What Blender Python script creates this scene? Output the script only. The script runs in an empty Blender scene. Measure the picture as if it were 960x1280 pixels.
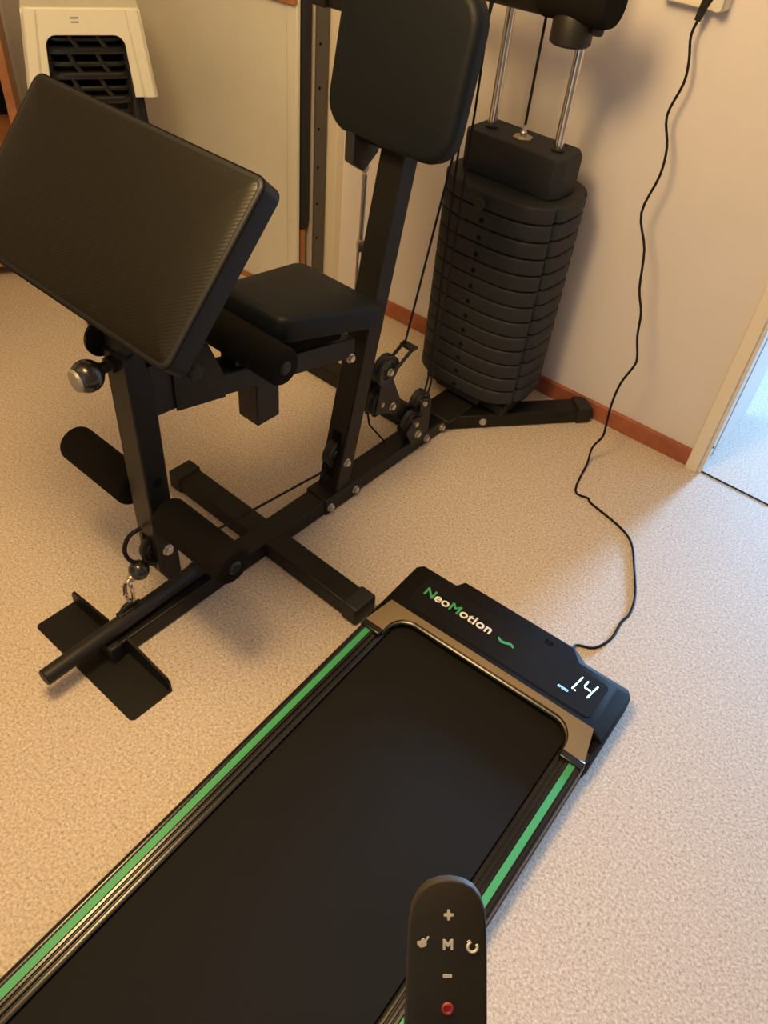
import bpy, bmesh, math, random
from mathutils import Vector, Matrix
random.seed(4)
PI = math.pi
S = bpy.context.scene
COL = S.collection

# ------------------------------------------------------------------ materials
def material(name, col, rough=.5, metal=0., spec=.5, emit=None, estr=0., coat=0.):
    m = bpy.data.materials.new(name); m.use_nodes = True
    b = m.node_tree.nodes['Principled BSDF']
    b.inputs['Base Color'].default_value = (*col, 1)
    b.inputs['Roughness'].default_value = rough
    b.inputs['Metallic'].default_value = metal
    b.inputs['Specular IOR Level'].default_value = spec
    b.inputs['Coat Weight'].default_value = coat
    if emit:
        b.inputs['Emission Color'].default_value = (*emit, 1)
        b.inputs['Emission Strength'].default_value = estr
    return m
def nodes(m): return m.node_tree.nodes, m.node_tree.links, m.node_tree.nodes['Principled BSDF']
def noise_col(m, scale, stops, detail=3., rough=.6, coord='Object', bump=0., bdist=.001):
    n, l, b = nodes(m)
    tc = n.new('ShaderNodeTexCoord'); t = n.new('ShaderNodeTexNoise')
    t.inputs['Scale'].default_value = scale; t.inputs['Detail'].default_value = detail
    t.inputs['Roughness'].default_value = rough
    l.new(tc.outputs[coord], t.inputs['Vector'])
    r = n.new('ShaderNodeValToRGB'); e = r.color_ramp.elements
    while len(e) < len(stops): e.new(.5)
    for k, (p, c) in enumerate(stops): e[k].position = p; e[k].color = (*c, 1)
    l.new(t.outputs['Fac'], r.inputs['Fac']); l.new(r.outputs['Color'], b.inputs['Base Color'])
    if bump:
        bp = n.new('ShaderNodeBump'); bp.inputs['Strength'].default_value = bump; bp.inputs['Distance'].default_value = bdist
        l.new(t.outputs['Fac'], bp.inputs['Height']); l.new(bp.outputs['Normal'], b.inputs['Normal'])
    return t, r
def bump_noise(m, scale, strength, dist=.001, detail=2.):
    n, l, b = nodes(m)
    tc = n.new('ShaderNodeTexCoord'); t = n.new('ShaderNodeTexNoise')
    t.inputs['Scale'].default_value = scale; t.inputs['Detail'].default_value = detail
    l.new(tc.outputs['Object'], t.inputs['Vector'])
    bp = n.new('ShaderNodeBump'); bp.inputs['Strength'].default_value = strength; bp.inputs['Distance'].default_value = dist
    l.new(t.outputs['Fac'], bp.inputs['Height']); l.new(bp.outputs['Normal'], b.inputs['Normal'])

M = {}
M['floor'] = material('speckled_vinyl', (.6, .45, .3), .55, spec=.3)
noise_col(M['floor'], 190, [(.28, (.29, .225, .165)), (.43, (.51, .425, .345)), (.55, (.61, .53, .45)), (.70, (.75, .68, .61))], detail=3.5, rough=.65, bump=.06, bdist=.0006)
M['wall'] = material('wall_paint', (.74, .60, .47), .8, spec=.2)
noise_col(M['wall'], 2.2, [(.3, (.67, .64, .645)), (.7, (.71, .675, .685))], detail=3)
M['panel'] = material('cream_panel', (.72, .66, .55), .55, spec=.35)
noise_col(M['panel'], 2.5, [(.3, (.62, .62, .56)), (.7, (.70, .70, .64))], detail=3)
M['far_wall'] = material('low_bounce_wall_paint', (.30, .24, .19), .8, spec=.2)  # unseen front and right walls, colour darkened so they bounce less light
M['hall_wall'] = material('hall_paint', (.42, .43, .44), .8, spec=.2)
M['ceiling'] = material('ceiling_paint', (.62, .59, .55), .85, spec=.2)
M['redwood'] = material('red_stained_wood', (.33, .10, .05), .45)
noise_col(M['redwood'], 14, [(.3, (.27, .075, .038)), (.7, (.40, .13, .065))])
M['brownwood'] = material('orange_brown_wood', (.36, .15, .06), .5)
noise_col(M['brownwood'], 12, [(.3, (.30, .12, .05)), (.7, (.42, .19, .08))])
M['casing'] = material('cream_gloss_paint', (.76, .70, .58), .4)
M['jamb'] = material('white_gloss_paint', (.82, .80, .76), .4)
M['steel'] = material('black_powder_coat', (.0085, .008, .0073), .45, spec=.28)
bump_noise(M['steel'], 900, .06, .0003)
M['cap'] = material('black_moulded_plastic', (.014, .0128, .012), .5, spec=.35)
M['rubber'] = material('black_foam', (.0085, .0075, .006), .95, spec=.12)
bump_noise(M['rubber'], 700, .25, .0008)
M['plate'] = material('charcoal_cast_weight', (.021, .0235, .027), .6, spec=.3)
bump_noise(M['plate'], 500, .08, .0004)
M['vinyl'] = material('black_vinyl', (.0048, .0068, .0098), .52, spec=.22)
bump_noise(M['vinyl'], 600, .1, .0004)
M['vinyl_side'] = material('black_side_vinyl', (.009, .0095, .0115), .5, spec=.3)
# woven carbon-look vinyl on the arm pad
M['twill'] = material('carbon_weave_vinyl', (.005, .0043, .0025), .40, spec=.32)
n, l, b = nodes(M['twill'])
tc = n.new('ShaderNodeTexCoord'); w = n.new('ShaderNodeTexWave'); w.wave_type = 'BANDS'; w.bands_direction = 'X'
w.inputs['Scale'].default_value = 66; w.inputs['Distortion'].default_value = .4; w.inputs['Detail'].default_value = 1
mp = n.new('ShaderNodeMapping'); mp.inputs['Rotation'].default_value = (0, 0, math.radians(237.3))
l.new(tc.outputs['Object'], mp.inputs['Vector']); l.new(mp.outputs['Vector'], w.inputs['Vector'])
bp = n.new('ShaderNodeBump'); bp.inputs['Strength'].default_value = .12; bp.inputs['Distance'].default_value = .001
l.new(w.outputs['Fac'], bp.inputs['Height']); l.new(bp.outputs['Normal'], b.inputs['Normal'])
M['chrome'] = material('polished_chrome', (.75, .73, .70), .16, 1.)
M['zinc'] = material('zinc_bolt', (.62, .58, .50), .32, 1.)
M['steel_rod'] = material('dull_steel', (.45, .42, .37), .4, 1.)
M['cable'] = material('black_cable', (.010, .0095, .009), .65, spec=.2)
M['pulley'] = material('black_nylon', (.020, .019, .018), .4)
M['hole'] = material('dark_hole', (.004, .004, .004), .9, spec=.1)
M['knob'] = material('glossy_black_knob', (.02, .018, .016), .25, coat=.3)
M['knob_cap'] = material('grey_knob_cap', (.30, .28, .24), .4, .4)
M['belt'] = material('black_running_belt', (.0068, .006, .0046), .75, spec=.2)
bump_noise(M['belt'], 1500, .2, .0004)
M['rail'] = material('gloss_black_rail', (.010, .0095, .009), .22)
M['green'] = material('green_stripe', (.045, .36, .13), .45)
M['head'] = material('black_treadmill_plastic', (.0085, .0080, .0078), .72, spec=.1)
M['bezel'] = material('gloss_black_panel', (.006, .006, .0072), .35, spec=.2)
M['trim'] = material('satin_bronze_trim', (.36, .29, .20), .26, .9)
M['letter_white'] = material('printed_white', (.82, .80, .75), .5)
M['led'] = material('display_segment', (.3, .5, .6), .5, emit=(.55, .9, 1.), estr=3.2)
M['led_blue'] = material('display_word', (.2, .4, .7), .5, emit=(.25, .55, 1.), estr=1.9)
M['remote'] = material('matte_black_remote', (.022, .0185, .0125), .65, spec=.2)
bump_noise(M['remote'], 900, .1, .0002)
M['icon'] = material('icon_print', (.52, .50, .42), .6)
M['icon_red'] = material('red_icon_print', (.26, .018, .018), .6)
M['whiteplastic'] = material('white_plastic', (.64, .64, .57), .45)
M['blackplastic'] = material('gloss_black_plastic', (.013, .014, .016), .22)
M['rack'] = material('grey_shelf_rail', (.10, .095, .088), .5, .3)
M['rack_light'] = material('pale_rail_flange', (.50, .45, .40), .45)
M['darkcloth'] = material('navy_black_cloth', (.012, .012, .017), .8)
M['label'] = material('grey_label_print', (.26, .25, .22), .6)
M['outlet'] = material('cream_plastic', (.74, .68, .55), .4)

# ------------------------------------------------------------------ mesh helper
class MB:
    def __init__(s): s.bm = bmesh.new()
    def loft(s, rings, closed=True, cap=True):
        R = [[s.bm.verts.new(p) for p in r] for r in rings]
        k = len(R[0])
        for a, c in zip(R, R[1:]):
            for i in range(k if closed else k-1):
                j = (i+1) % k
                s.bm.faces.new((a[i], a[j], c[j], c[i]))
        if cap:
            s.bm.faces.new(R[0][::-1]); s.bm.faces.new(R[-1])
        return s
    def box(s, x0, x1, y0, y1, z0, z1, mat=None):
        m = mat or Matrix()
        q = lambda z: [m @ Vector(p) for p in ((x0, y0, z), (x1, y0, z), (x1, y1, z), (x0, y1, z))]
        return s.loft([q(z0), q(z1)])
    def prism(s, pts, lo, hi, axis='z', mat=None):
        m = mat or Matrix()
        f = {'z': lambda p, h: (p[0], p[1], h), 'x': lambda p, h: (h, p[0], p[1]), 'y': lambda p, h: (p[0], h, p[1])}[axis]
        return s.loft([[m @ Vector(f(p, h)) for p in pts] for h in (lo, hi)])
    def path(s, pts, r, seg=10, closed=False, cap=True):
        P = [Vector(p) for p in pts]; rings = []; up = None; k = len(P)
        for i, p in enumerate(P):
            a = P[(i-1) % k] if (closed or i) else P[0]; c = P[(i+1) % k] if (closed or i < k-1) else P[-1]
            t = (c-a).normalized()
            if up is None:
                up = t.orthogonal().normalized()
            up = (up - t*up.dot(t)).normalized(); v = t.cross(up)
            rr = r[i] if isinstance(r, (list, tuple)) else r
            rings.append([p + rr*(math.cos(2*PI*j/seg)*up + math.sin(2*PI*j/seg)*v) for j in range(seg)])
        if closed: rings.append(rings[0]); cap = False
        return s.loft(rings, cap=cap)
    def tube(s, a, b, r, seg=20): return s.path([a, b], r, seg)
    def lathe(s, prof, o, axis, seg=28):          # prof: (radius, distance along the axis)
        o = Vector(o); t = Vector(axis).normalized(); u = t.orthogonal().normalized(); v = t.cross(u)
        return s.loft([[o + t*h + max(r, 1e-5)*(math.cos(2*PI*j/seg)*u + math.sin(2*PI*j/seg)*v) for j in range(seg)] for r, h in prof])
    def sphere(s, o, r, axis=(0, 0, 1), seg=24, k=13):
        return s.lathe([(r*math.sin(PI*i/k), -r*math.cos(PI*i/k)) for i in range(k+1)], o, axis, seg)
    def build(s, name, mat, parent=None, bevel=0, bseg=2, sharp=35, loc=None):
        bm = s.bm
        bmesh.ops.remove_doubles(bm, verts=bm.verts, dist=1e-7)
        bmesh.ops.recalc_face_normals(bm, faces=bm.faces)
        for f in bm.faces: f.smooth = True
        for e in bm.edges:
            if len(e.link_faces) == 2 and e.calc_face_angle(0) > math.radians(sharp): e.smooth = False
        me = bpy.data.meshes.new(name); bm.to_mesh(me); bm.free()
        o = bpy.data.objects.new(name, me); COL.objects.link(o)
        me.materials.append(mat)
        if parent: o.parent = parent
        if bevel:
            b = o.modifiers.new('edge', 'BEVEL'); b.width = bevel; b.segments = bseg; b.limit_method = 'ANGLE'; b.angle_limit = math.radians(40)
            b.harden_normals = False
        return o

def thing(name, label, cat, loc=(0, 0, 0), rz=0., group=None, mat=None):
    o = bpy.data.objects.new(name, None); COL.objects.link(o); o.empty_display_size = .1
    if mat: o.matrix_world = mat
    else: o.location = loc; o.rotation_euler = (0, 0, rz)
    return tag(o, label, cat, group)
def tag(o, label, cat, group=None):
    o['label'] = label; o['category'] = cat
    if group: o['group'] = group
    return o
def struct(o): o['kind'] = 'structure'; return o
def copy_tree(o, parent=None):
    c = o.copy(); COL.objects.link(c)
    if parent: c.parent = parent
    for ch in list(o.children): copy_tree(ch, c)
    return c
def smooth_pts(pts, sub=5):
    P = [Vector(p) for p in pts]; out = []
    for i in range(len(P)-1):
        a, b, c, d = P[max(i-1, 0)], P[i], P[i+1], P[min(i+2, len(P)-1)]
        for k in range(sub):
            t = k/sub
            out.append(.5*((2*b)+(c-a)*t+(2*a-5*b+4*c-d)*t*t+(3*b-a-3*c+d)*t**3))
    out.append(P[-1]); return out
def rrect(hx, hy, r, n=7, cx=0, cy=0):
    r = min(r, hx-1e-4, hy-1e-4); out = []
    for sx, sy, a0 in ((1, 1, 0), (-1, 1, 90), (-1, -1, 180), (1, -1, 270)):
        for k in range(n):
            a = math.radians(a0+90*k/(n-1))
            out.append((cx+sx*(hx-r)+r*math.cos(a), cy+sy*(hy-r)+r*math.sin(a)))
    return out
def cushion(m, hx, hy, t, r, edge, crown, mat, cx=0, taper=0.):
    """padded slab, local z from 0 (board side) to t (cover side)"""
    rings = []
    for ins, z in ((.006, 0), (0, .004), (0, t-edge)):
        rings.append([mat @ Vector((x+cx, y, z)) for x, y in rrect(hx-ins, hy-ins, r-ins)])
    for k in range(1, 7):
        a = PI/2*k/6
        ins = edge*(1-math.cos(a)); z = t-edge+edge*math.sin(a)
        rings.append([mat @ Vector((x+cx, y, z)) for x, y in rrect(hx-ins, hy-ins, max(r-ins, .004))])
    for f, dz in ((.85, .35), (.6, .75), (.3, .95)):
        rings.append([mat @ Vector((x*f+cx, y*f, t+crown*dz)) for x, y in rrect(hx-edge, hy-edge, max(r-edge, .004))])
    if taper:                                                # narrower towards local -y
        inv = mat.inverted(); out_ = []
        for rg in rings:
            q_ = [inv @ p for p in rg]
            out_.append([mat @ Vector((p.x*(1-taper*(.5-p.y/(2*hy))), p.y, p.z)) for p in q_])
        rings = out_
    return m.loft(rings)
def frame(o, x, z):
    x = Vector(x).normalized(); z = Vector(z).normalized(); y = z.cross(x).normalized(); z = x.cross(y)
    return Matrix(((x.x, y.x, z.x, o[0]), (x.y, y.y, z.y, o[1]), (x.z, y.z, z.z, o[2]), (0, 0, 0, 1)))

# ------------------------------------------------------------------ frames of reference
GYM = Matrix.Translation((-.259, 1.237, 0)) @ Matrix.Rotation(math.radians(-36.6), 4, 'Z')      # crossing of the gym's base bars
ROOM = GYM @ Matrix.Translation((.575, .990, 0)) @ Matrix.Rotation(math.radians(1.7), 4, 'Z')   # doorway corner of the back wall, x along the wall
TREAD = Matrix.Translation((-.259, .167, 0)) @ Matrix.Rotation(math.radians(-32.8), 4, 'Z')

# ------------------------------------------------------------------ the room
def room(name, m, mat, bevel=0):
    o = m.build(name, mat, bevel=bevel); o.matrix_world = ROOM; return struct(o)
XL, XR, YF, ZC = -3.0, 1.5, -3.1, 2.1
room('floor', MB().box(XL-.1, 3.2, YF-.1, 11.6, -.06, 0), M['floor'])
room('ceiling', MB().box(XL-.1, 3.2, YF-.1, 11.6, ZC, ZC+.06), M['ceiling'])
room('wall_back', MB().box(XL-.1, .018, .012, .33, 0, ZC), M['wall'])
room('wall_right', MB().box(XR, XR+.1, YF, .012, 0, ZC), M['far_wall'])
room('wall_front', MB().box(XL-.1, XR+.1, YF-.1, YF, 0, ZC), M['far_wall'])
room('wall_left', MB().box(XL-.1, XL, YF, .012, 0, ZC), M['wall'])
room('wall_hall_right', MB().box(2.9, 3.0, .33, 11.4, 0, ZC), M['hall_wall'])
room('wall_hall_left', MB().box(-.9, -.8, .33, 11.4, 0, ZC), M['hall_wall'])
m = MB(); m.box(-.8, -.2, 11.4, 11.5, 0, ZC); m.box(2.0, 2.9, 11.4, 11.5, 0, ZC); m.box(-.2, 2.0, 11.4, 11.5, 0, .8); m.box(-.2, 2.0, 11.4, 11.5, 2.06, ZC)
room('wall_hall_back', m, M['hall_wall'])
room('wall_beyond_doorway', MB().box(1.1, 2.9, .012, .33, 0, ZC), M['wall'])
room('baseboard_back', MB().box(-1.12, 0, 0, .013, 0, .05), M['redwood'], .002)
m = MB(); m.box(-.0, .033, -.012, .020, 0, ZC)
m.box(.026, .042, -.004, .03, 0, ZC)
room('trim_1', m, M['casing'], .002)
m = MB(); m.box(.018, .034, .02, .345, 0, ZC); m.box(.034, .036, .10, .112, 0, ZC)
room('door_1', m, M['jamb'], .001)
m = MB().tube((.0425, .008, .085), (.0445, .008, .085), .0035, 12); room('trim_2', m, M['hole'])
room('trim_3', MB().box(.034, 1.1, .004, .010, -.002, .0012), M['hole'])
m = MB(); m.box(1.07, 1.1, -.012, .34, 0, ZC); room('trim_4', m, M['casing'])

# cupboard front and the things standing at its end, left of the gym
room('trim_5', MB().box(-2.6, -1.336, -.150, -.132, .012, ZC), M['panel'], .002)
room('trim_6', MB().box(-2.6, -1.337, -.130, .012, 0, ZC), M['brownwood'])
room('trim_7', MB().box(-1.331, -1.293, -.155, -.141, .0, ZC), M['panel'], .003)
room('trim_8', MB().box(-2.6, -1.293, -.166, -.150, .835, .93), M['brownwood'], .003)
room('baseboard_left', MB().box(-2.6, -1.336, -.156, -.145, 0, .02), M['brownwood'], .002)
room('trim_9', MB().box(-1.312, -1.262, -.020, .013, 0, ZC), M['casing'], .003)

def gthing(name, label, cat, group=None): return thing(name, label, cat, mat=GYM, group=group)
# perforated shelf rail, dark rolled cloth beside the cupboard
t = gthing('shelf_rail', 'tall grey perforated metal rail standing between cupboard end and white door casing', 'rail')
m = MB().box(-.722, -.716, .874, .920, 0, 1.5); r0 = m.build('rail_plate', M['rack'], t, bevel=.001)
m = MB().box(-.745, -.722, .869, .875, 0, 1.5); m.build('rail_flange', M['rack_light'], t, bevel=.001)
for k in range(13):
    z = .085 + .1085*k
    MB().tube((-.7158, .887, z), (-.7152, .887, z), .0042, 12).build('hole', M['hole'], r0)
t = gthing('rolled_cloth', 'dark navy rolled cloth standing upright beside grey perforated rail', 'cloth')
m = MB(); m.lathe([(0, .23), (.018, .235), (.022, .26), (.023, .8), (.022, 1.35), (.018, 1.38), (0, 1.385)], (-.738, .842, 0), (0, 0, 1)); m.build('roll', M['darkcloth'], t)
m = MB().tube((-.738, .842, 0), (-.738, .842, .25), .013, 12); m.build('wooden_foot', M['brownwood'], t)

# ------------------------------------------------------------------ multi gym
gym = gthing('home_gym', 'black steel multi gym with arm pad, seat, backrest and charcoal weight stack', 'exercise machine')
def part(m, name, mat, parent=None, **k): return m.build(name, M[mat], parent or gym, **k)
HW, TZ = .0285, .045
def bolt(parent, o, axis=(1, 0, 0), r=.0085):
    o = Vector(o); a = Vector(axis).normalized()
    m = MB(); m.lathe([(r*1.25, -.001), (r*1.25, .0015), (r, .0018)], o, a, 20)
    m.lathe([(r, .0015), (r, .007), (r*.75, .0085), (0, .0088)], o, a, 6)
    return m.build('bolt', M['zinc'], parent, sharp=25)
beam = part(MB().box(-HW, HW, -.425, .66, .002, TZ), 'base_beam', 'steel', bevel=.004)
m = MB().box(-HW-.0025, HW+.0025, -.432, -.405, .003, TZ+.0025); m.build('end_cap', M['cap'], beam, bevel=.004)
cross = part(MB().box(-.285, .285, -HW, HW, .002, TZ-.0006), 'cross_bar', 'steel', bevel=.004)
for s in (-1, 1):
    x0, x1 = sorted((s*.262, s*.304))
    MB().box(x0, x1, -HW-.004, HW+.004, 0, TZ+.005).build('end_cap', M['cap'], cross, bevel=.006, bseg=3)
m = MB().box(-.47, 0, .549, .606, .002, TZ-.0008); leg = part(m, 'rear_leg', 'steel', bevel=.004)
MB().box(-.485, -.45, .545, .610, 0, TZ+.004).build('end_cap', M['cap'], leg, bevel=.006, bseg=3)
d = Vector((.254, .321, 0)).normalized(); nn = Vector((-d.y, d.x, 0))
RL = frame(Vector((.035, .637, 0))+nn*.0285, d, (0, 0, 1))
leg = part(MB().box(-.03, .395, -HW, HW, .002, TZ-.0004, RL), 'rear_leg', 'steel', bevel=.004)
MB().box(.368, .412, -HW-.004, HW+.004, 0, TZ+.005, RL).build('end_cap', M['cap'], leg, bevel=.006, bseg=3)
bolt(leg, RL @ Vector((.095, -HW, .024)), RL.to_3x3() @ Vector((0, -1, 0)))
for y in (.545, .612): bolt(beam, (HW, y, .022))
# foot plate
m = MB(); m.prism([(-.157, -.478), (-.150, -.484), (.150, -.484), (.157, -.478), (.157, -.392), (-.157, -.392)], 0, .004)
for s in (-1, 1):
    m.prism([(s*.03, .001), (s*.157, .001), (s*.157, .028), (s*.150, .040), (s*.03, .055)], -.396, -.391, 'y')
part(m, 'foot_plate', 'steel')
# main upright, leaning back; front face y = .187 + .19 z
SL = .19
def up(y, z): return (y + SL*z, z)
m = MB(); z0, z1 = .03, 1.9
m.prism([up(.187, z0), up(.235, z0), up(.235, z1), up(.187, z1)], -HW, HW, 'x'); upright = part(m, 'upright', 'steel', bevel=.004)
m = MB(); m.box(-HW-.005, HW+.005, .160, .285, .0015, TZ+.005); sleeve = part(m, 'upright_bracket', 'steel', bevel=.004)
bolt(sleeve, (HW+.005, .175, .022)); bolt(sleeve, (HW+.005, .262, .024)); bolt(upright, (HW, .230, .126)); bolt(upright, (HW, .222, .417))
# slot with pulley in the upright's front face
m = MB(); m.prism([up(.1860, .085), up(.1866, .085), up(.1866, .205), up(.1860, .205)], -.013, .013, 'x'); m.build('slot', M['hole'], upright)
def pulley(o, r, axis=(1, 0, 0), w=.022, name='pulley', parent=None, head=True):
    o = Vector(o); h = w/2
    m = MB(); m.lathe([(0, -h), (r*.35, -h), (r*.38, -h*.75), (r*.55, -h*.6), (r*.6, -h*.9), (r*.78, -h*.95), (r*.82, -h*.7), (r, -h*.95), (r, -h*.7), (r*.86, -h*.15), (r*.86, h*.15), (r, h*.7), (r, h*.95), (r*.82, h*.7), (r*.78, h*.95), (r*.6, h*.9), (r*.55, h*.6), (r*.38, h*.75), (r*.35, h), (0, h)], o, axis, 36)
    p = m.build(name, M['pulley'], parent or gym, sharp=25)
    if head: bolt(p, o+Vector(axis).normalized()*(h+.003), axis, .0075)
    return p
pulley((0, .222, .145), .036, w=.02, head=False)
# seat beam, falls towards the rear
sb = lambda y: .4635-.217*y
m = MB(); m.prism([(-.212, sb(-.212)), (.235, sb(.235)), (.235, sb(.235)+.047), (-.20, sb(-.20)+.047)], -HW, HW, 'x')
sbeam = part(m, 'seat_beam', 'steel', bevel=.004)
for s in (-1, 1):
    x0, x1 = sorted((s*(HW-.001), s*(HW+.003)))
    m = MB(); m.prism([(-.213, .509), (-.110, .487), (-.112, .540), (-.140, .612), (-.175, .622), (-.213, .60)], x0, x1, 'x'); m.build('gusset', M['steel'], sbeam, bevel=.001)
m = MB(); m.box(-HW+.001, HW-.001, -.035, .022, .376, .50); part(m, 'drop_tube', 'steel', bevel=.003)
# front bracket (clevis) joining the beam to the hanging lever
m = MB()
for s in (-1, 1):
    x0, x1 = sorted((s*.0205, s*.026)); m.prism([(-.255, .515), (-.20, .510), (-.195, .60), (-.255, .61)], x0, x1, 'x')
m.box(-.026, .026, -.215, -.205, .512, .60); part(m, 'front_bracket', 'cap', bevel=.002)
m = MB(); m.lathe([(0, 0), (.013, 0), (.0145, .003), (.0145, .02), (.012, .024), (0, .025)], (.0315, -.182, .583), (1, 0, 0)); part(m, 'clamp_knob', 'cap')
# seat cushion, tapered rounded slab on a board
ST = frame((0, .092, .5585), (1, 0, 0), (0, .196, .98))
m = cushion(MB(), .119, .122, .046, .030, .014, .005, ST, taper=.30); seat = part(m, 'seat', 'vinyl', sharp=50)
m = MB(); m.box(-.095, .095, .0, .195, 0, .008, Matrix.Translation((0, 0, 0)))
m = MB(); m.box(-.072, .072, -.105, .105, -.012, .001, ST); m.box(-.030, .030, -.085, .110, -.062, -.01, ST); m.build('seat_board', M['hole'], seat, bevel=.003)
# roller at the front edge of the seat
def roller(o, L, r, x0=-1, name='foam_roller', parent=None, cap=True):
    o = Vector(o); e = .007
    m = MB(); m.lathe([(0, 0), (r-e, 0), (r-e*.3, e*.3), (r, e), (r, L-e), (r-e*.3, L-e*.3), (r-e, L), (0, L)], o, (x0, 0, 0), 32)
    p = m.build(name, M['rubber'], parent or gym, sharp=60)
    if cap:
        m = MB(); m.lathe([(0, -.0045), (r*.26, -.004), (r*.36, -.001), (r*.36, .002)], o, (x0, 0, 0), 24); m.build('axle_cap', M['cap'], p)
    return p
roller((.126, -.056, .570), .252, .0345)
m = MB(); m.box(-.02, .02, -.075, -.045, .50, .575); part(m, 'roller_mount', 'steel', bevel=.002)
# hanging lever (leg curl arm)
m = MB(); m.prism([(-.294, .165), (-.275, .118), (-.248, .118), (-.248, .585), (-.262, .645), (-.294, .645)], -HW, HW, 'x')
lever = part(m, 'leg_lever', 'steel', bevel=.004)
bolt(lever, (HW, -.272, .212), r=.0095)
m = MB().tube((HW-.0005, -.271, .381), (HW+.0006, -.271, .381), .0105, 20); m.build('axle_hole', M['hole'], lever)
m = MB(); m.prism([(-.2944, .165), (-.2941, .165), (-.2941, .245), (-.2944, .245)], -.014, .014, 'x'); m.build('slot', M['hole'], lever)
pulley((0, -.283, .205), .028, w=.018, parent=lever, head=False)
m = MB().tube((-.2, -.273, .319), (.2, -.273, .319), .008, 14); axle = part(m, 'roller_axle', 'cap')
for s in (-1, 1): roller((.226 if s > 0 else -.232, -.273, .319), .18 if s > 0 else .186, .0365, -s)
# pivot plate and adjusting knob of the arm pad
m = MB(); hc = (-.026, .010); pp = [(.032*math.cos(2*PI*k/36+2.77), .032*math.sin(2*PI*k/36+2.77)) for k in range(37)] + [(hc[0]*.86+.0048*math.cos(2.77-2*PI*k/14), hc[1]*.86+.0048*math.sin(2.77-2*PI*k/14)) for k in range(15)]
m.prism([(-.284+y, .652+z) for y, z in pp], -.0385, -.0335, 'x'); part(m, 'pivot_plate', 'steel')
m = MB(); m.lathe([(.014, 0), (.014, .008), (.009, .010), (.009, .020), (.0115, .021), (.0115, .027)], (-.006, -.294, .622), (0, -1, 0)); part(m, 'threaded_collar', 'cap')
kn = MB(); kn.sphere((-.004, -.340, .622), .0255, (0, -1, 0), 28, 16); kn = part(kn, 'adjustment_knob', 'knob')
m = MB(); m.lathe([(.0185, .0185), (.0165, .0225), (.009, .0255), (0, .0262)], (-.004, -.340, .622), (0, -1, 0)); m.build('knob_insert', M['knob_cap'], kn)
# arm pad
PD = Vector((0, .166, .181)).normalized()                # up the slope
PN = Vector((0, -PD.z, PD.y))                            # out of the cover
PT = frame(Vector((-.006, -.272, .866))-PD*.008-PN*.040, (1, 0, 0), PN)
m = cushion(MB(), .243, .132, .040, .016, .006, .004, PT); pad = part(m, 'arm_pad', 'vinyl_side', sharp=50)
rings = []
for ins, z in ((.003, .0355), (.0045, .0385), (.008, .0405), (.02, .0425), (.06, .0442), (.10, .045)):
    rings.append([Vector((x, y, z)) for x, y in rrect(.243-ins, .132-ins, max(.016-ins*.6, .004))])
cov = MB().loft(rings); cov = cov.build('pad_cover', M['twill'], pad, sharp=60); cov.matrix_local = PT
m = MB().path([PT @ Vector((x, y, .0365)) for x, y in rrect(.2425, .1315, .016)], .0013, 8, closed=True); m.build('seam', M['hole'], pad)
m = MB(); m.box(-.10, .10, -.08, .09, -.006, .002, PT); m.build('pad_board', M['steel'], pad, bevel=.002)
m = MB(); m.path([(0, -.272, .63), (0, -.262, .70), (0, -.235, .80)], .02, 4); m.box(-.024, .024, -.29, -.245, .64, .80); part(m, 'pad_support', 'steel', bevel=.002)
# backrest, parallel to the upright
BN = Vector((0, -1, SL)).normalized()
BT = frame(Vector((.006, .3215+.034, .94)), (1, 0, 0), BN)
m = cushion(MB(), .146, .134, .036, .058, .016, .004, BT); back = part(m, 'backrest', 'vinyl', sharp=50)
m = MB(); m.box(-.06, .06, -.09, .09, -.010, .002, BT); m.build('backrest_board', M['steel'], back, bevel=.002)
# bracket and turnbuckle behind the backrest
m = MB(); m.prism([(.30, .765), (.335, .742), (.375, .77), (.385, .83), (.30, .84)], -.084, -.062, 'x')
m.box(-.07, -.02, .345, .375, .79, .83); part(m, 'cable_bracket', 'pulley', bevel=.003)
link = MB().tube((-.065, .341, .735), (-.065, .341, .60), .0048, 12)
link.lathe([(.0085, 0), (.0085, .006)], (-.069, .341, .746), (1, 0, 0), 18); link = part(link, 'turnbuckle', 'steel_rod')
m = MB(); m.lathe([(.008, 0), (.009, .004), (.009, .018), (.007, .024)], (-.065, .341, .578), (0, 0, 1), 6); m.build('lock_nut', M['zinc'], link)
m = MB().tube((-.071, .341, .60), (-.071, .341, .44), .0028, 8); m.tube((-.059, .341, .60), (-.059, .341, .44), .0028, 8)
m.box(-.075, -.055, .335, .347, .425, .455); m.build('hook_rod', M['steel_rod'], link)
m = MB().path([(-.065, .341, .44), (-.062, .36, .30), (-.05, .40, .10), (-.02, .43, .046)], .0025, 8); part(m, 'link_cable', 'cable')

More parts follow.
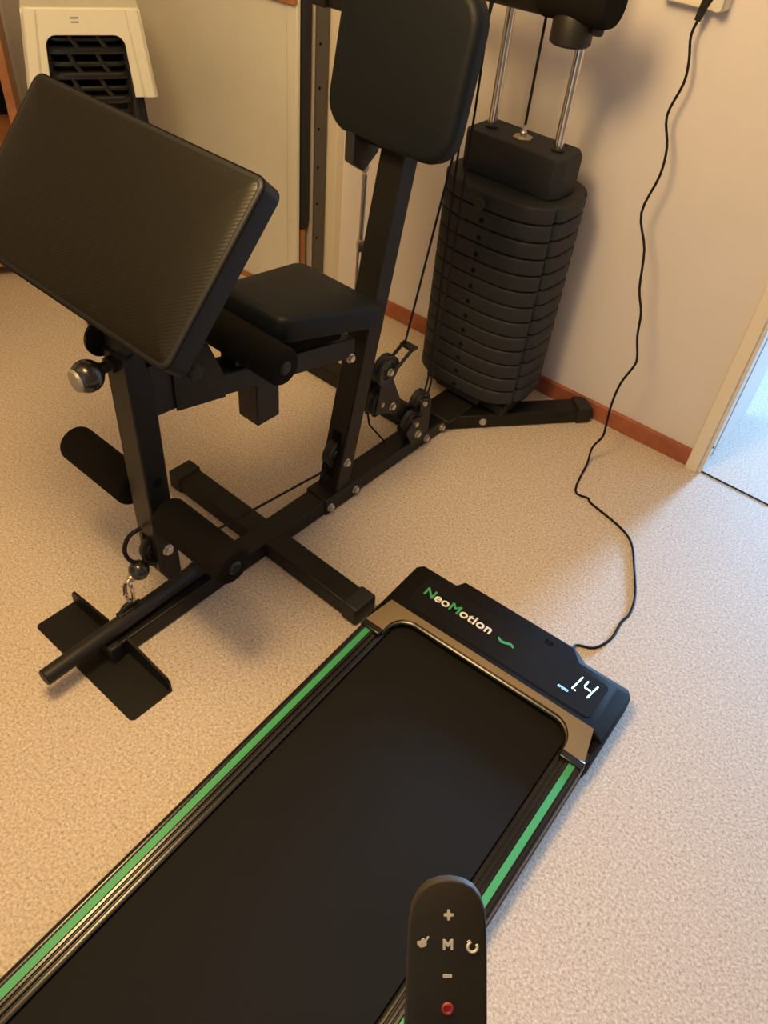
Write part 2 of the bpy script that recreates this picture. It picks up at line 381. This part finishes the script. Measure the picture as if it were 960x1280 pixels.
# pulleys between upright and weight stack
def plates(o, r, name='pulley_bracket', axis='x', drop=None):
    x, y, z = o; m = MB()
    for s in (-1, 1):
        x0, x1 = sorted((x+s*.0135, x+s*.0165)); m.prism([(y-r*.45, z-r*.6), (y+r*.45, z-r*.6), (y+r*.5, z+r*1.1), (y-r*.5, z+r*1.1)] if drop is None else drop, x0, x1, 'x')
    return m
P1 = (.010, .366, .312); P2 = (.0, .352, .222)
pulley((P1[0], P1[1], P1[2]), .037)
pulley(P2, .034, axis=(1, .25, 0))
m = plates(P1, .04, drop=[(.355, .30), (.38, .30), (.45, .338), (.445, .350)])
m.box(-.01, .030, .436, .456, .336, .343); part(m, 'pulley_bracket', 'cap', bevel=.001)
m = MB(); m.prism([(.335, .205), (.42, .165), (.43, .195), (.385, .29), (.35, .30)], .014, .018, 'x'); m.prism([(.335, .205), (.42, .165), (.43, .195), (.385, .29), (.35, .30)], -.016, -.012, 'x')
pb = part(m, 'pulley_bracket', 'cap', bevel=.001); bolt(pb, (.018, .395, .198))
m = MB(); m.prism([(.40, .172), (.42, .198), (.565, .075), (.555, .045), (.52, .045)], -.008, .008, 'x'); part(m, 'pulley_strut', 'steel', bevel=.002)
pulley((.012, .515, .150), .030); pulley((.022, .475, .112), .030)
m = plates((.012, .515, .150), .03, drop=[(.505, .045), (.55, .045), (.545, .150), (.515, .165), (.50, .150)]); part(m, 'pulley_bracket', 'cap', bevel=.001)
m = plates((.022, .475, .112), .03, drop=[(.44, .10), (.47, .045), (.515, .045), (.50, .125), (.475, .130)]); pb = part(m, 'pulley_bracket', 'cap', bevel=.001)
bolt(pb, (.0385, .487, .075))
# weight stack
STK = Vector((0, .805, 0))
hx, hy = .162, .122
out = []
for k in range(72):
    a = 2*PI*k/72; c, s_ = math.cos(a), math.sin(a); e = 2/2.9
    x, y = hx*abs(c)**e*(1 if c >= 0 else -1), hy*abs(s_)**e*(1 if s_ >= 0 else -1)
    deg = math.degrees(a) % 180
    f = 1.
    if 155 < deg < 161 or 17 < deg < 23: f = .94
    out.append((x*f, y*f))
zc0, pitch = .611, .0410
for k in range(13):
    zc = zc0-pitch*k; t = .0192; rings = []
    for f, z in ((.97, -t), (.995, -t+.003), (1, -t+.006), (1, t-.005), (.992, t-.0015), (.965, t)):
        rings.append([STK+Vector((x*f, y*f, zc+z)) for x, y in out])
    p = part(MB().loft(rings), 'weight_plate', 'plate', sharp=60)
    y0 = STK.y-hy
    if k: MB().tube((0, y0-.0006, zc-.004), (0, y0+.004, zc-.004), .0062, 14).build('pin_hole', M['hole'], p)
m = MB(); m.lathe([(0, 0), (.0125, .001), (.0135, .005), (.0105, .010), (.009, .02), (.005, .024), (.005, .04)], (0, STK.y-hy-.026, zc0-.002), (0, 1, 0)); part(m, 'selector_pin', 'plate')
m = MB(); bp_ = [(-.128, .05), (-.115, .056), (.115, .056), (.132, .035), (.132, -.03), (.118, -.054), (-.118, -.054), (-.130, -.04)]
rings = []
for f, z in ((.97, .6305), (1, .634), (1, .68), (1, .712), (.985, .718), (.95, .7205)):
    rings.append([STK+Vector((x*f, y*f, z)) for x, y in bp_])
m.loft(rings); top = part(m, 'top_weight', 'plate', sharp=25, bevel=.003)
m = MB(); m.lathe([(.0235, 0), (.0235, .0025), (.021, .0035), (0, .0035)], STK+Vector((-.005, 0, .7203)), (0, 0, 1), 6)
m.lathe([(.0075, .0035), (.0075, .012), (.005, .016), (.0035, .028), (0, .028)], STK+Vector((-.005, 0, .7203)), (0, 0, 1), 16); m.build('cable_anchor', M['zinc'], top, sharp=25)
m = MB(); m.box(-.13, .13, .74, .875, .046, .075); m.box(-.07, .07, .70, .90, .072, .098); m.box(-.05, .05, .61, .86, .044, .05); part(m, 'stack_base', 'cap', bevel=.004)
for s in (-1, 1):
    rod = part(MB().tube((s*.0885, STK.y-.003, .07), (s*.0885, STK.y-.003, 1.75), .0105, 24), 'guide_rod', 'chrome')
    m = MB(); m.lathe([(.015, 0), (.015, .004), (.0115, .006)], (s*.0885, STK.y-.003, .7205), (0, 0, 1)); m.build('collar', M['cap'], rod)
# top of the frame, above the picture
m = MB(); m.box(-HW, HW, .50, .86, 1.72, 1.77); m.box(-.12, .12, .775, .83, 1.72, 1.765); part(m, 'top_beam', 'steel', bevel=.004)
# arm with its foam roll, low edge seen at the top of the picture
AY, AZ = .705, 1.012
arm = part(MB().tube((-.24, AY, AZ-.006), (.10, AY, AZ+.001), .030, 28), 'press_arm', 'steel')
m = MB(); m.lathe([(.030, -.005), (.043, .0), (.047, .008), (.047, .132), (.042, .145), (0, .148)], (.046, AY, AZ+.016), (1, 0, .03), 32); m.build('foam_grip', M['rubber'], arm, sharp=50)
m = MB(); m.lathe([(.036, 0), (.040, .004), (.040, .045), (.034, .055)], (.114, AY, .948), (0, 0, 1), 32); m.build('socket', M['cap'], arm)
m = MB(); m.lathe([(.010, 0), (.012, .003), (.012, .04)], (.166, AY, .974), (0, 0, 1), 20); m.build('knob', M['cap'], arm)
m = MB(); m.box(-.24, -.20, .36, AY, AZ-.03, AZ+.02); m.build('arm_bracket', M['steel'], arm, bevel=.003)
m = MB(); m.box(-.24, .0, .37, .42, AZ-.03, AZ+.02); m.build('arm_bracket', M['steel'], arm, bevel=.003)
# cables
def cable(pts, r=.0026): return part(MB().path(pts, r, 8), 'steel_cable', 'cable')
cable([(0, .443, .343), (0, .526, .706), (0, .60, 1.03), (0, .62, 1.72)])
cable([(-.035, .60, 1.72), (-.035, .602, .815), (-.032, .602, .44), (-.01, .574, .191), (.004, .543, .15)])
cable([(-.012, .60, 1.72), (-.012, .608, .815), (-.012, .605, .5), (.008, .56, .17), (.012, .544, .15)])
cable([STK+Vector((-.005, 0, .745)), STK+Vector((-.005, 0, 1.72))], .003)
cable([(.0, .195, .108), (-.0, -.132, .144), (0, -.262, .19)], .0028)
# cable loop and stopper ball hanging at the lever's foot
loop = smooth_pts([(-.008, -.297, .262), (-.014, -.322, .252), (-.016, -.335, .222), (-.010, -.330, .195), (.0, -.312, .182), (.010, -.298, .178)])
loop2 = smooth_pts([(.004, -.292, .243), (.004, -.306, .220), (.006, -.311, .198), (.012, -.303, .185), (.018, -.296, .180)])
m = MB().path(loop, .0042, 10); m.path(loop2, .0042, 10); part(m, 'cable_loop', 'cable')
m = MB(); m.sphere((-.002, -.322, .1695), .0200, (0, -.5, -1), 28, 16); ball = part(m, 'stopper_ball', 'knob')
m = MB(); m.lathe([(.0085, 0), (.0085, .005), (.005, .007), (.005, .012)], Vector((-.002, -.322, .1695))+Vector((0, -.91, -.41)).normalized()*.0180, (0, -.91, -.41), 18); m.build('ferrule', M['zinc'], ball)

# ------------------------------------------------------------------ snap hook and curl bar
t = gthing('snap_hook', 'shiny steel snap hook hanging from glossy black stopper ball', 'snap hook')
A = Vector((-.003, -.349, .150)); B = Vector((-.004, -.352, .106)); ax = (B-A).normalized(); sd = Vector((1, .2, .0)); sd = (sd-ax*sd.dot(ax)).normalized()
pts = []
for k in range(24):
    a = 2*PI*k/24; pts.append((A+B)/2 + ax*.029*math.cos(a)*(1 if math.cos(a) > 0 else 1) + sd*.0105*math.sin(a)*(1.0+.15*math.cos(a)))
MB().path(pts, .0040, 10, closed=True).build('hook_body', M['chrome'], t)
MB().path([pts[20], pts[22], pts[0]], .0052, 8).build('gate', M['chrome'], t)
t = gthing('curl_bar', 'short round black bar resting along the front of the gym base beam', 'bar')
m = MB(); bz = TZ+.0208
m.lathe([(0, 0), (.0145, .0005), (.0165, .003), (.0165, .355), (.0155, .357)], (.008, -.556, bz), (-.03, 1, 0), 28); b0 = m.build('grip', M['cap'], t)
m = MB(); m.lathe([(.0172, 0), (.0180, .002), (.0180, .10), (.015, .103), (0, .103)], (-.0027, -.201, bz), (-.03, 1, 0), 28); m.build('sleeve', M['cap'], t)
m = MB(); m.path([(-.004+.0, -.358+.017*math.cos(a), bz+.014+.016*math.sin(a)) for a in [PI*k/10 for k in range(11)]], .005, 10); m.box(-.010, .004, -.385, -.33, bz+.008, bz+.02); m.build('eye', M['cap'], t, bevel=.002)

# ------------------------------------------------------------------ treadmill
tr = thing('treadmill', 'low black walking treadmill with green stripes along both side rails', 'treadmill', mat=TREAD)
def tpart(m, name, mat, parent=None, **k): return m.build(name, M[mat], parent or tr, **k)
Y0, Y1 = -.12, .865
deck = tpart(MB().box(-.236, .236, Y0+.01, Y1+.05, .014, .039), 'deck', 'head')
m = MB(); bt = []
for y, z in ((Y0+.02, .026), (Y0+.004, .036), (Y0+.012, .0435), (Y0+.03, .0455), (.92, .0455)): bt.append((y, z))
m.prism(bt+[(.92, .041), (Y0+.03, .041), (Y0+.02, .036)], -.197, .197, 'x'); tpart(m, 'running_belt', 'belt', sharp=40)
for s in (-1, 1):
    prof = [(.2000, .034), (.2000, .0480), (.2045, .0500), (.2075, .0500), (.2085, .0485), (.2105, .0485), (.2115, .0525), (.2145, .0535), (.2165, .0535), (.2175, .0520), (.2195, .0520), (.2205, .0555), (.2240, .0560), (.2250, .0550), (.2395, .0550), (.2405, .0560), (.2475, .0555), (.2500, .0535), (.2520, .0480), (.2525, .0160), (.2545, .0140), (.2545, .0100), (.2380, .0100), (.2380, .034)]
    m = MB(); m.prism([(s*x, z) for x, z in prof], Y0, Y1, 'y'); rail = tpart(m, 'side_rail', 'rail', sharp=50)
    x0, x1 = sorted((s*.2262, s*.2386)); MB().box(x0, x1, Y0+.03, Y1-.012, .0545, .0555).build('green_stripe', M['green'], rail)
    x0, x1 = sorted((s*.196, s*.256)); m = MB(); m.prism([(x0, .008), (x1, .008), (x1, .05), (x1-.006, .058), (x0+.006, .058), (x0, .05)], Y0-.022, Y0+.03, 'y'); m.build('rear_cap', M['head'], rail, bevel=.003)
    m = MB(); m.lathe([(.012, 0), (.014, .010)], (s*.235, Y0+.10, 0), (0, 0, 1), 20); m.build('rubber_foot', M['rubber'], rail)
    m = MB(); m.lathe([(.012, 0), (.014, .010)], (s*.235, .98, 0), (0, 0, 1), 20); m.build('rubber_foot', M['rubber'], rail)
# motor cover: skirt, top
HZ = .0700
def fill(pts, n=1): return pts
low = [(-.2555, .842), (-.258, .86), (-.256, 1.030), (-.245, 1.044), (-.158, 1.044), (-.150, 1.058), (.128, 1.058), (.152, 1.044), (.247, 1.044), (.258, 1.030), (.258, .86), (.2555, .842), (.2, .842), (.2, .895), (-.2, .895), (-.2, .842)]
mid = [(-.254, .845), (-.2565, .86), (-.2545, 1.027), (-.244, 1.041), (-.158, 1.041), (-.150, 1.056), (.127, 1.056), (.151, 1.041), (.246, 1.041), (.2565, 1.027), (.2565, .86), (.254, .845), (.204, .845), (.204, .90), (-.204, .90), (-.204, .845)]
m = MB(); m.loft([[(x, y, .010) for x, y in low], [(x, y, .050) for x, y in mid]]); cover = tpart(m, 'motor_cover', 'head', bevel=.002)
up0 = [(-.2535, .900), (-.2540, 1.027), (-.2435, 1.0405), (-.158, 1.0405), (-.150, 1.0555), (.127, 1.0555), (.151, 1.0405), (.2455, 1.0405), (.256, 1.027), (.2545, .900)]
up1 = [(-.2290, .905), (-.2270, 1.013), (-.2200, 1.021), (-.150, 1.0225), (-.143, 1.0495), (.118, 1.0495), (.142, 1.0225), (.222, 1.021), (.229, 1.013), (.2295, .905)]
m = MB(); m.loft([[(x, y, .049) for x, y in up0], [(x, y, .0560) for x, y in up0], [(x, y, HZ) for x, y in up1]]); m.build('cover_top', M['head'], cover, bevel=.0025, bseg=3)
# satin trim round the belt opening
def arc(cx, cy, r, a0, a1, n=9): return [(cx+r*math.cos(math.radians(a0+(a1-a0)*k/n)), cy+r*math.sin(math.radians(a0+(a1-a0)*k/n))) for k in range(n+1)]
inner = [(.2060, .838)] + arc(.160, .848, .0455, 0, 90) + arc(-.160, .848, .0455, 90, 180) + [(-.2060, .838)]
outer = [(-.2500, .842), (-.2340, .9075), (.2310, .9075), (.2480, .842)]
h = lambda y: .0575+(y-.838)*(.0125/.07)
m = MB()
# strips between the inner curve and the outer edge
def trim_piece(pts):
    vb = [m.bm.verts.new((x, y, h(y)-.012)) for x, y in pts]; vt = [m.bm.verts.new((x, y, h(y)+.0012)) for x, y in pts]
    m.bm.faces.new(vt); m.bm.faces.new(vb[::-1])
    k = len(pts)
    for i in range(k): m.bm.faces.new((vb[i], vb[(i+1) % k], vt[(i+1) % k], vt[i]))
trim_piece(inner + outer)
tri = tpart(m, 'trim_frame', 'trim', sharp=30)
m = MB().path([(x, y-.002, h(y)-.0075) for x, y in inner], .0052, 10); m.build('trim_lip', M['rail'], tri)
for s in (-1, 1):
    x0, x1 = sorted((s*.2045, s*.2515)); m = MB(); m.box(x0, x1, .826, .843, .040, .0605); m.build('wing_cap', M['rail'], tri, bevel=.003, bseg=3)
# front glossy panel with the name and the display
m = MB(); m.prism(rrect(.2130, .0450, .012, cx=.002, cy=.966), HZ-.0005, HZ+.0007); pan = tpart(m, 'display_panel', 'bezel')
def text(body, size, loc, mat, name, parent, bold=0., sx=1., rz=0., shear=0., align='LEFT', h=.0003):
    c = bpy.data.curves.new(name, 'FONT'); c.body = body; c.size = size; c.align_x = align; c.shear = shear; c.extrude = h; c.offset = bold; c.space_character = 1.06
    tmp = bpy.data.objects.new(name, c); COL.objects.link(tmp); bpy.context.view_layer.update()
    me = bpy.data.meshes.new_from_object(tmp.evaluated_get(bpy.context.evaluated_depsgraph_get()))
    bpy.data.objects.remove(tmp); bpy.data.curves.remove(c)
    xs = [v.co.x for v in me.vertices]
    o = bpy.data.objects.new(name, me); COL.objects.link(o); me.materials.clear(); me.materials.append(M[mat])
    o.parent = parent; o.location = loc; o.scale = (sx, 1, 1); o.rotation_euler = (0, 0, rz)
    return o, min(xs)*sx, max(xs)*sx
x = -.1945
for body, mt in (('N', 'green'), ('eo', 'letter_white'), ('M', 'green'), ('otion', 'letter_white')):
    o, a, c = text(body, .0305, (x, .9645, HZ+.0010), mt, 'logo_lettering', pan, bold=.0007, sx=1.10)
    o.location.x = x-a; x += (c-a)+.0026
m = MB(); sw = smooth_pts([(-.014, .9705, 0), (-.004, .9655, 0), (.006, .9680, 0), (.014, .9710, 0), (.023, .9675, 0)], 6)
tops, bots = [], []
for i, p in enumerate(sw):
    w_ = .0026+.0008*math.sin(PI*i/(len(sw)-1)); tops.append((p.x, p.y+w_)); bots.append((p.x, p.y-w_))
m.loft([[(a[0], a[1], HZ+.0006), (a[0], a[1], HZ+.0012), (c[0], c[1], HZ+.0012), (c[0], c[1], HZ+.0006)] for a, c in zip(tops, bots)]); m.build('logo_swoosh', M['green'], pan)
# seven-segment figures
def seg(a, c, w_=.0031):
    a = Vector((*a, 0)); c = Vector((*c, 0)); d_ = (c-a).normalized(); n_ = Vector((-d_.y, d_.x, 0))*w_/2; e_ = d_*w_*.5
    return [tuple((p.x, p.y)) for p in (a-e_*.4+n_*.4, a+e_*.4+n_, c-e_*.4+n_, c+e_*.4+n_*.4, c+e_*.4-n_*.4, c-e_*.4-n_, a+e_*.4-n_, a-e_*.4-n_*.4)]
m = MB()
for a, c in (((.1632, .9965), (.1612, .9800)), ((.1606, .9765), (.1585, .9600)), ((.1762, .9945), (.1752, .9800)), ((.1765, .9775), (.1895, .9775)), ((.1965, .9955), (.1935, .9795)), ((.1930, .9760), (.1908, .9600))):
    m.prism(seg(a, c), HZ+.0006, HZ+.0011)
m.lathe([(.0019, 0), (.0019, .0005), (0, .0005)], (.1645, .9595, HZ+.0006), (0, 0, 1), 16)
m.build('display_figures', M['led'], pan)
o, a, c = text('SPEED', .0072, (.1330, .9465, HZ+.0008), 'led_blue', 'display_word', pan, bold=.0002, sx=1.0)
o.scale.x = .0225/(c-a)
for cx_ in (.067, .077):                                     # two faint embossed rings by the back edge
    m = MB(); m.path([(cx_+.0036*math.cos(2*PI*k/20), 1.030+.0036*math.sin(2*PI*k/20), HZ+.0002) for k in range(20)], .0007, 6, closed=True); m.build('embossed_ring', M['bezel'], cover)
m = MB(); m.box(.10, .13, 1.050, 1.058, .018, .040); m.build('power_inlet', M['head'], cover, bevel=.001)

# ------------------------------------------------------------------ power cord and outlet
t = gthing('power_cord', 'thin black power cord hanging from wall outlet down to the treadmill head', 'cord')
P = [(.253, .955, .997), (.245, .954, .96), (.258, .951, .916), (.263, .947, .875), (.252, .94, .811), (.276, .932, .755), (.283, .924, .698), (.273, .911, .615), (.311, .898, .546), (.335, .882, .463), (.361, .871, .416), (.375, .86, .363), (.395, .85, .318), (.396, .846, .294), (.382, .837, .242), (.381, .826, .183), (.39, .814, .121), (.392, .809, .093), (.378, .802, .051), (.383, .79, .008), (.414, .68, .003), (.453, .678, .003), (.469, .667, .003), (.556, .647, .003), (.608, .619, .003), (.65, .556, .003), (.696, .475, .003), (.713, .418, .003), (.711, .384, .003), (.717, .328, .003), (.703, .28, .003), (.671, .258, .004)]
q = GYM.inverted() @ (TREAD @ Vector((.118, 1.056, .028)))
P += [((P[-1][0]+q.x)/2, (P[-1][1]+q.y)/2-.004, .012), tuple(q)]
MB().path(smooth_pts(P, 4), .0030, 8).build('cord', M['cable'], t)
m = MB(); m.path([(.2475, .956, .985), (.252, .957, 1.01), (.262, .962, 1.045)], [.0065, .0085, .013], 14); m.lathe([(.015, 0), (.017, .004), (.017, .03)], (.262, .956, 1.040), (.25, .1, 1), 18); m.build('plug', M['cap'], t)
t = gthing('wall_outlet', 'cream wall outlet block with black plug at the top of the back wall', 'outlet')
rm = GYM.inverted() @ ROOM
m = MB(); m.prism(rrect(.066, .042, .008, cx=-.350, cy=1.047), -.024, .012, 'y', rm); m.build('outlet_box', M['outlet'], t, bevel=.003)
m = MB(); m.prism(rrect(.011, .026, .009, cx=-.296, cy=1.032), -.034, -.022, 'y', rm); m.build('switch', M['whiteplastic'], t, bevel=.002)

# ------------------------------------------------------------------ remote control
RX, RY, RZ = Vector((.994, .077, .079)), Vector((-.11, .694, .711)), Vector((0, -.716, .698))
RM = frame(Vector((.0455, .1145, .9950)), RX, RZ)
rc = thing('remote_control', 'slim matte black remote control with rounded top held up near the camera', 'remote control', mat=RM)
s_ = .33/1000.
def rp(px, py): return ((px-563.)*s_, (1183.-py)*s_)
oc = [rp(509, 1290), rp(506.5, 1420)]
op = [(511, 1250), (513, 1195), (515, 1160), (519, 1137), (527, 1120), (539, 1109), (553, 1104), (568, 1103), (583, 1106), (596, 1113), (605, 1125), (610.5, 1142), (612.5, 1165), (613, 1200), (613, 1300), (612, 1420), (605, 1450), (585, 1462), (535, 1462), (513, 1450), (507, 1420), (508.5, 1300)]
op = [rp(*p) for p in op]
cx = sum(p[0] for p in op)/len(op); cy = sum(p[1] for p in op)/len(op)
m = MB(); rings = []
for ins, z in ((.0030, -.0062), (.0010, -.0058), (0, -.0046), (0, -.0014), (.0003, -.0006), (.0007, -.0002), (.0012, 0)):
    rr_ = []
    for i, p in enumerate(op):
        a = Vector((*op[i-1], 0)); c = Vector((*op[(i+1) % len(op)], 0)); n_ = (c-a).normalized(); n_ = Vector((n_.y, -n_.x, 0))
        if (n_.x*(p[0]-cx)+n_.y*(p[1]-cy)) < 0: n_ = -n_
        rr_.append((p[0]-n_.x*ins, p[1]-n_.y*ins, z))
    rings.append(rr_)
m.loft(rings); body = m.build('body', M['remote'], rc, sharp=25)
ih = .00025
def icon(m, name='button_symbol', mat='icon'): return m.build(name, M[mat], body)
x, y = rp(564.7, 1146.6); m = MB()
m.prism([(x-.0020, y-.0005), (x-.0007, y-.0007), (x-.0005, y-.0022), (x+.0005, y-.0022), (x+.0007, y-.0007), (x+.0020, y-.0005), (x+.0020, y+.0005), (x+.0007, y+.0007), (x+.0005, y+.0022), (x-.0005, y+.0022), (x-.0007, y+.0007), (x-.0020, y+.0005)], 0, ih); icon(m)
x, y = rp(563.1, 1222.9); m = MB(); m.prism(rrect(.0019, .00075, .0006, cx=x, cy=y), 0, ih); icon(m)
x, y = rp(563.8, 1183.7)
m = MB(); w_, h_, k_ = .0021, .0022, .0010
m.prism([(x-w_, y-h_), (x-w_, y+h_), (x-w_+k_, y+h_), (x, y+.0007), (x+w_-k_, y+h_), (x+w_, y+h_), (x+w_, y-h_), (x+w_-k_, y-h_), (x+w_-k_, y+.0004), (x, y-.0011), (x-w_+k_, y+.0004), (x-w_+k_, y-h_)], 0, ih); icon(m)
x, y = rp(594.5, 1186.5); m = MB()
m.path([(x+.0020*math.cos(math.radians(a)), y-.0001+.0020*math.sin(math.radians(a)), .0001) for a in range(115, 396, 14)], .00062, 8)
m.prism([(x-.0024, y+.0022), (x-.0012, y+.0029), (x-.0002, y+.0018), (x-.0012, y+.0012)], 0, ih); icon(m)
x, y = rp(532.6, 1180.5); m = MB()
m.prism([(x-.0024, y+.0003), (x-.0012, y+.0003), (x-.0002, y+.0016), (x+.0006, y+.0016), (x+.0006, y-.0020), (x-.0012, y-.0022), (x-.0018, y-.0012), (x-.0024, y-.0010)], 0, ih)
m.prism([(x+.0002, y+.0002), (x+.0020, y+.0025), (x+.0026, y+.0021), (x+.0010, y-.0004)], 0, ih)
m.prism([(x+.0004, y-.0018), (x+.0014, y-.0016), (x+.0016, y-.0002), (x+.0004, y+.0002)], 0, ih*.8); icon(m)
x, y = rp(563.3, 1263.5); m = MB()
m.path([(x+.0019*math.cos(2*PI*k/20), y+.0019*math.sin(2*PI*k/20), .0002) for k in range(20)], .00075, 8, closed=True)
m.lathe([(.0014, 0), (.0013, .0003), (0, .0003)], (x, y, 0), (0, 0, 1), 16); icon(m, mat='icon_red')

# ------------------------------------------------------------------ stacked stools and wooden post at the left
SM = GYM @ frame((-1.068, .405, 0), (.137, .226, 0), (0, 0, 1))      # local x along the front face, local y away from the viewer
SI = Matrix.Identity(4)
def stool_leg_panel(m, w0, w1, d0, d1, z0, z1, th, lw, bar, r, face):
    """one splayed side: inverted U between top (w0 at z1) and foot (w1 at z0), face 0..3"""
    def P_(u, z, off):
        f = (z1-z)/(z1-z0); w_ = w0+(w1-w0)*f; d_ = d0+(d1-d0)*f
        p = Vector((u*w_, -d_+off, z))
        return Matrix.Rotation(face*PI/2, 4, 'Z') @ p
    # outline in (u, z), U with rounded inner corners
    outp = [(-1, z0), (-1, z1-.012), (-.95, z1), (.95, z1), (1, z1-.012), (1, z0), (1-lw, z0)]
    zi = z1-bar
    ru = r/w0
    for k in range(7):
        a = PI/2*k/6; outp.append((1-lw-ru+ru*math.cos(a), zi-r+r*math.sin(a)))
    for k in range(7):
        a = PI/2+PI/2*k/6; outp.append((-(1-lw-ru)+ru*math.cos(a), zi-r+r*math.sin(a)))
    outp.append((-1+lw, z0))
    m.loft([[P_(u, z, 0) for u, z in outp], [P_(u, z, th) for u, z in outp]])
t = thing('white_stool', 'white plastic step stool with a small printed label, topping the black stools', 'stool', mat=SM)
w0, w1 = .132, .152
m = MB(); m.prism(rrect(w0, w0, .016), .824, .834); topo = m.build('seat', M['whiteplastic'], t, bevel=.004, bseg=3)
for f in range(4):
    m = MB(); stool_leg_panel(m, w0, w1, w0, w1, .645, .830, .007, .36 if f == 0 else .3, .052, .022, f); m.build('side_panel', M['whiteplastic'], t, bevel=.0015)
    if f == 0:
        for k in range(2):
            m = MB(); x0 = -w0 if k == 0 else w0-.038
            m.loft([[Vector((sx*(w0+(w1-w0)*ff)+dx, -(w0+(w1-w0)*ff)-o_, .829-.183*ff)) for sx, dx, o_ in (((-1, .003, 0), (-1, .008, .006), (-1, .030, .006), (-1, .036, 0)) if k == 0 else ((1, -.036, 0), (1, -.030, .006), (1, -.008, .006), (1, -.003, 0)))] for ff in (0, .3, .6, 1)])
            m.build('leg_rib', M['whiteplastic'], t, bevel=.001)
m = MB()
for zz in (.812, .803): m.box(-.026, -.008, -w0-.0032, -w0-.0012, zz, zz+.0035)
m.build('printed_label', M['label'], t)
def black_stool(ztop, label, k):
    t = thing('black_stool', label, 'stool', mat=SM, group='nested black stools at the left')
    wt = .112
    m = MB(); m.prism(rrect(wt, wt, .05), ztop-.012, ztop); m.path([(x, y, ztop-.006) for x, y in rrect(wt, wt, .05)], .009, 10, closed=True); m.build('seat', M['blackplastic'], t)
    for sx in (-1, 1):
        for sy in (-1, 1):
            m = MB(); m.path([(sx*.094, sy*.094, ztop-.01), (sx*(.100), sy*(.100), ztop-.2), (sx*.116, sy*.116, max(ztop-.63, 0))], [.014, .013, .011], 12); m.build('leg', M['blackplastic'], t)
    m = MB(); m.path([(x, y, ztop-.036) for x, y in rrect(wt-.003, wt-.003, .05)], .006, 10, closed=True)
    m.build('rung', M['blackplastic'], t)
    for f_ in (1, 2, 3):
        m = MB(); stool_leg_panel(m, wt-.004, wt+.014, wt-.004, wt+.014, ztop-.26, ztop-.008, .006, .3, .12, .02, f_); m.build('side_panel', M['blackplastic'], t)
    m = MB()
    for x in (-.045, .02): m.path([(x, -wt+.004, ztop-.01), (x+.012, -wt-.001, ztop-.035), (x+.03, -wt+.002, ztop-.062)], .006, 8)
    m.build('brace', M['blackplastic'], t)
    return t
for k, lab in enumerate(('black plastic stool at the bottom of the nested stack', 'black plastic stool second from the bottom of the nested stack', 'black plastic stool just below the topmost black one', 'topmost black plastic stool directly under the white step stool')):
    black_stool(.635+.055*k, lab, k)
WM = GYM @ frame((-1.345, .315, 0), (.5, .86, 0), (0, 0, 1))
t = thing('wooden_shelf', 'orange brown wooden shelf unit edge at far left behind the stools', 'shelf', mat=WM)
MB().box(-.012, .012, -.02, .25, 0, .86).build('side_panel', M['brownwood'], t, bevel=.002)
MB().box(-.55, -.525, -.0, .25, 0, .86).build('side_panel', M['brownwood'], t, bevel=.002)
MB().box(-.53, -.01, .24, .25, 0, .86).build('back_panel', M['hole'], t)
for z in (.05, .40, .84): MB().box(-.525, -.011, .0, .245, z, z+.018).build('shelf_board', M['brownwood'], t, bevel=.002)

# ------------------------------------------------------------------ light
def light(name, kind, loc, energy, col, rot=None, **k):
    d_ = bpy.data.lights.new(name, kind); d_.energy = energy; d_.color = col
    for a, v in k.items(): setattr(d_, a, v)
    o = bpy.data.objects.new(name, d_); COL.objects.link(o); o.matrix_world = GYM @ Matrix.Translation(loc) @ (rot or Matrix())
    return o
light('ceiling_lamp', 'POINT', (.22, -.52, 1.75), 80, (1., .66, .285), shadow_soft_size=.20)
light('second_ceiling_lamp', 'POINT', (-.6, -1.3, 1.9), 3, (1., .69, .32), shadow_soft_size=.16)
light('hall_window', 'AREA', (1.5, 12.1, 1.5), 900, (.32, .60, 1.), Matrix.Rotation(math.radians(-90), 4, 'X'), shape='RECTANGLE', size=2.2, size_y=1.1, spread=math.radians(70))
wd = bpy.data.worlds.new('world'); S.world = wd; wd.use_nodes = True
wd.node_tree.nodes['Background'].inputs['Color'].default_value = (.75, .88, 1, 1); wd.node_tree.nodes['Background'].inputs['Strength'].default_value = .6

# ------------------------------------------------------------------ camera
cd = bpy.data.cameras.new('camera'); cam = bpy.data.objects.new('camera', cd); COL.objects.link(cam)
cd.sensor_fit = 'VERTICAL'; cd.sensor_height = 36; cd.lens = 1000/1280*36; cd.clip_start = .01
p_, r_ = math.radians(44.29), math.radians(6.30)
f_ = Vector((0, math.cos(p_), -math.sin(p_))); x_ = Vector((1, 0, 0)); u_ = x_.cross(f_)
rx = x_*math.cos(r_)+u_*math.sin(r_); uy = -x_*math.sin(r_)+u_*math.cos(r_)
cam.matrix_world = Matrix(((rx.x, uy.x, -f_.x, 0), (rx.y, uy.y, -f_.y, 0), (rx.z, uy.z, -f_.z, 1.35), (0, 0, 0, 1)))
S.camera = cam
S.view_settings.view_transform = 'Standard'; S.view_settings.look = 'None'; S.view_settings.gamma = 1; S.view_settings.exposure = 0.
S.view_settings.use_curve_mapping = False
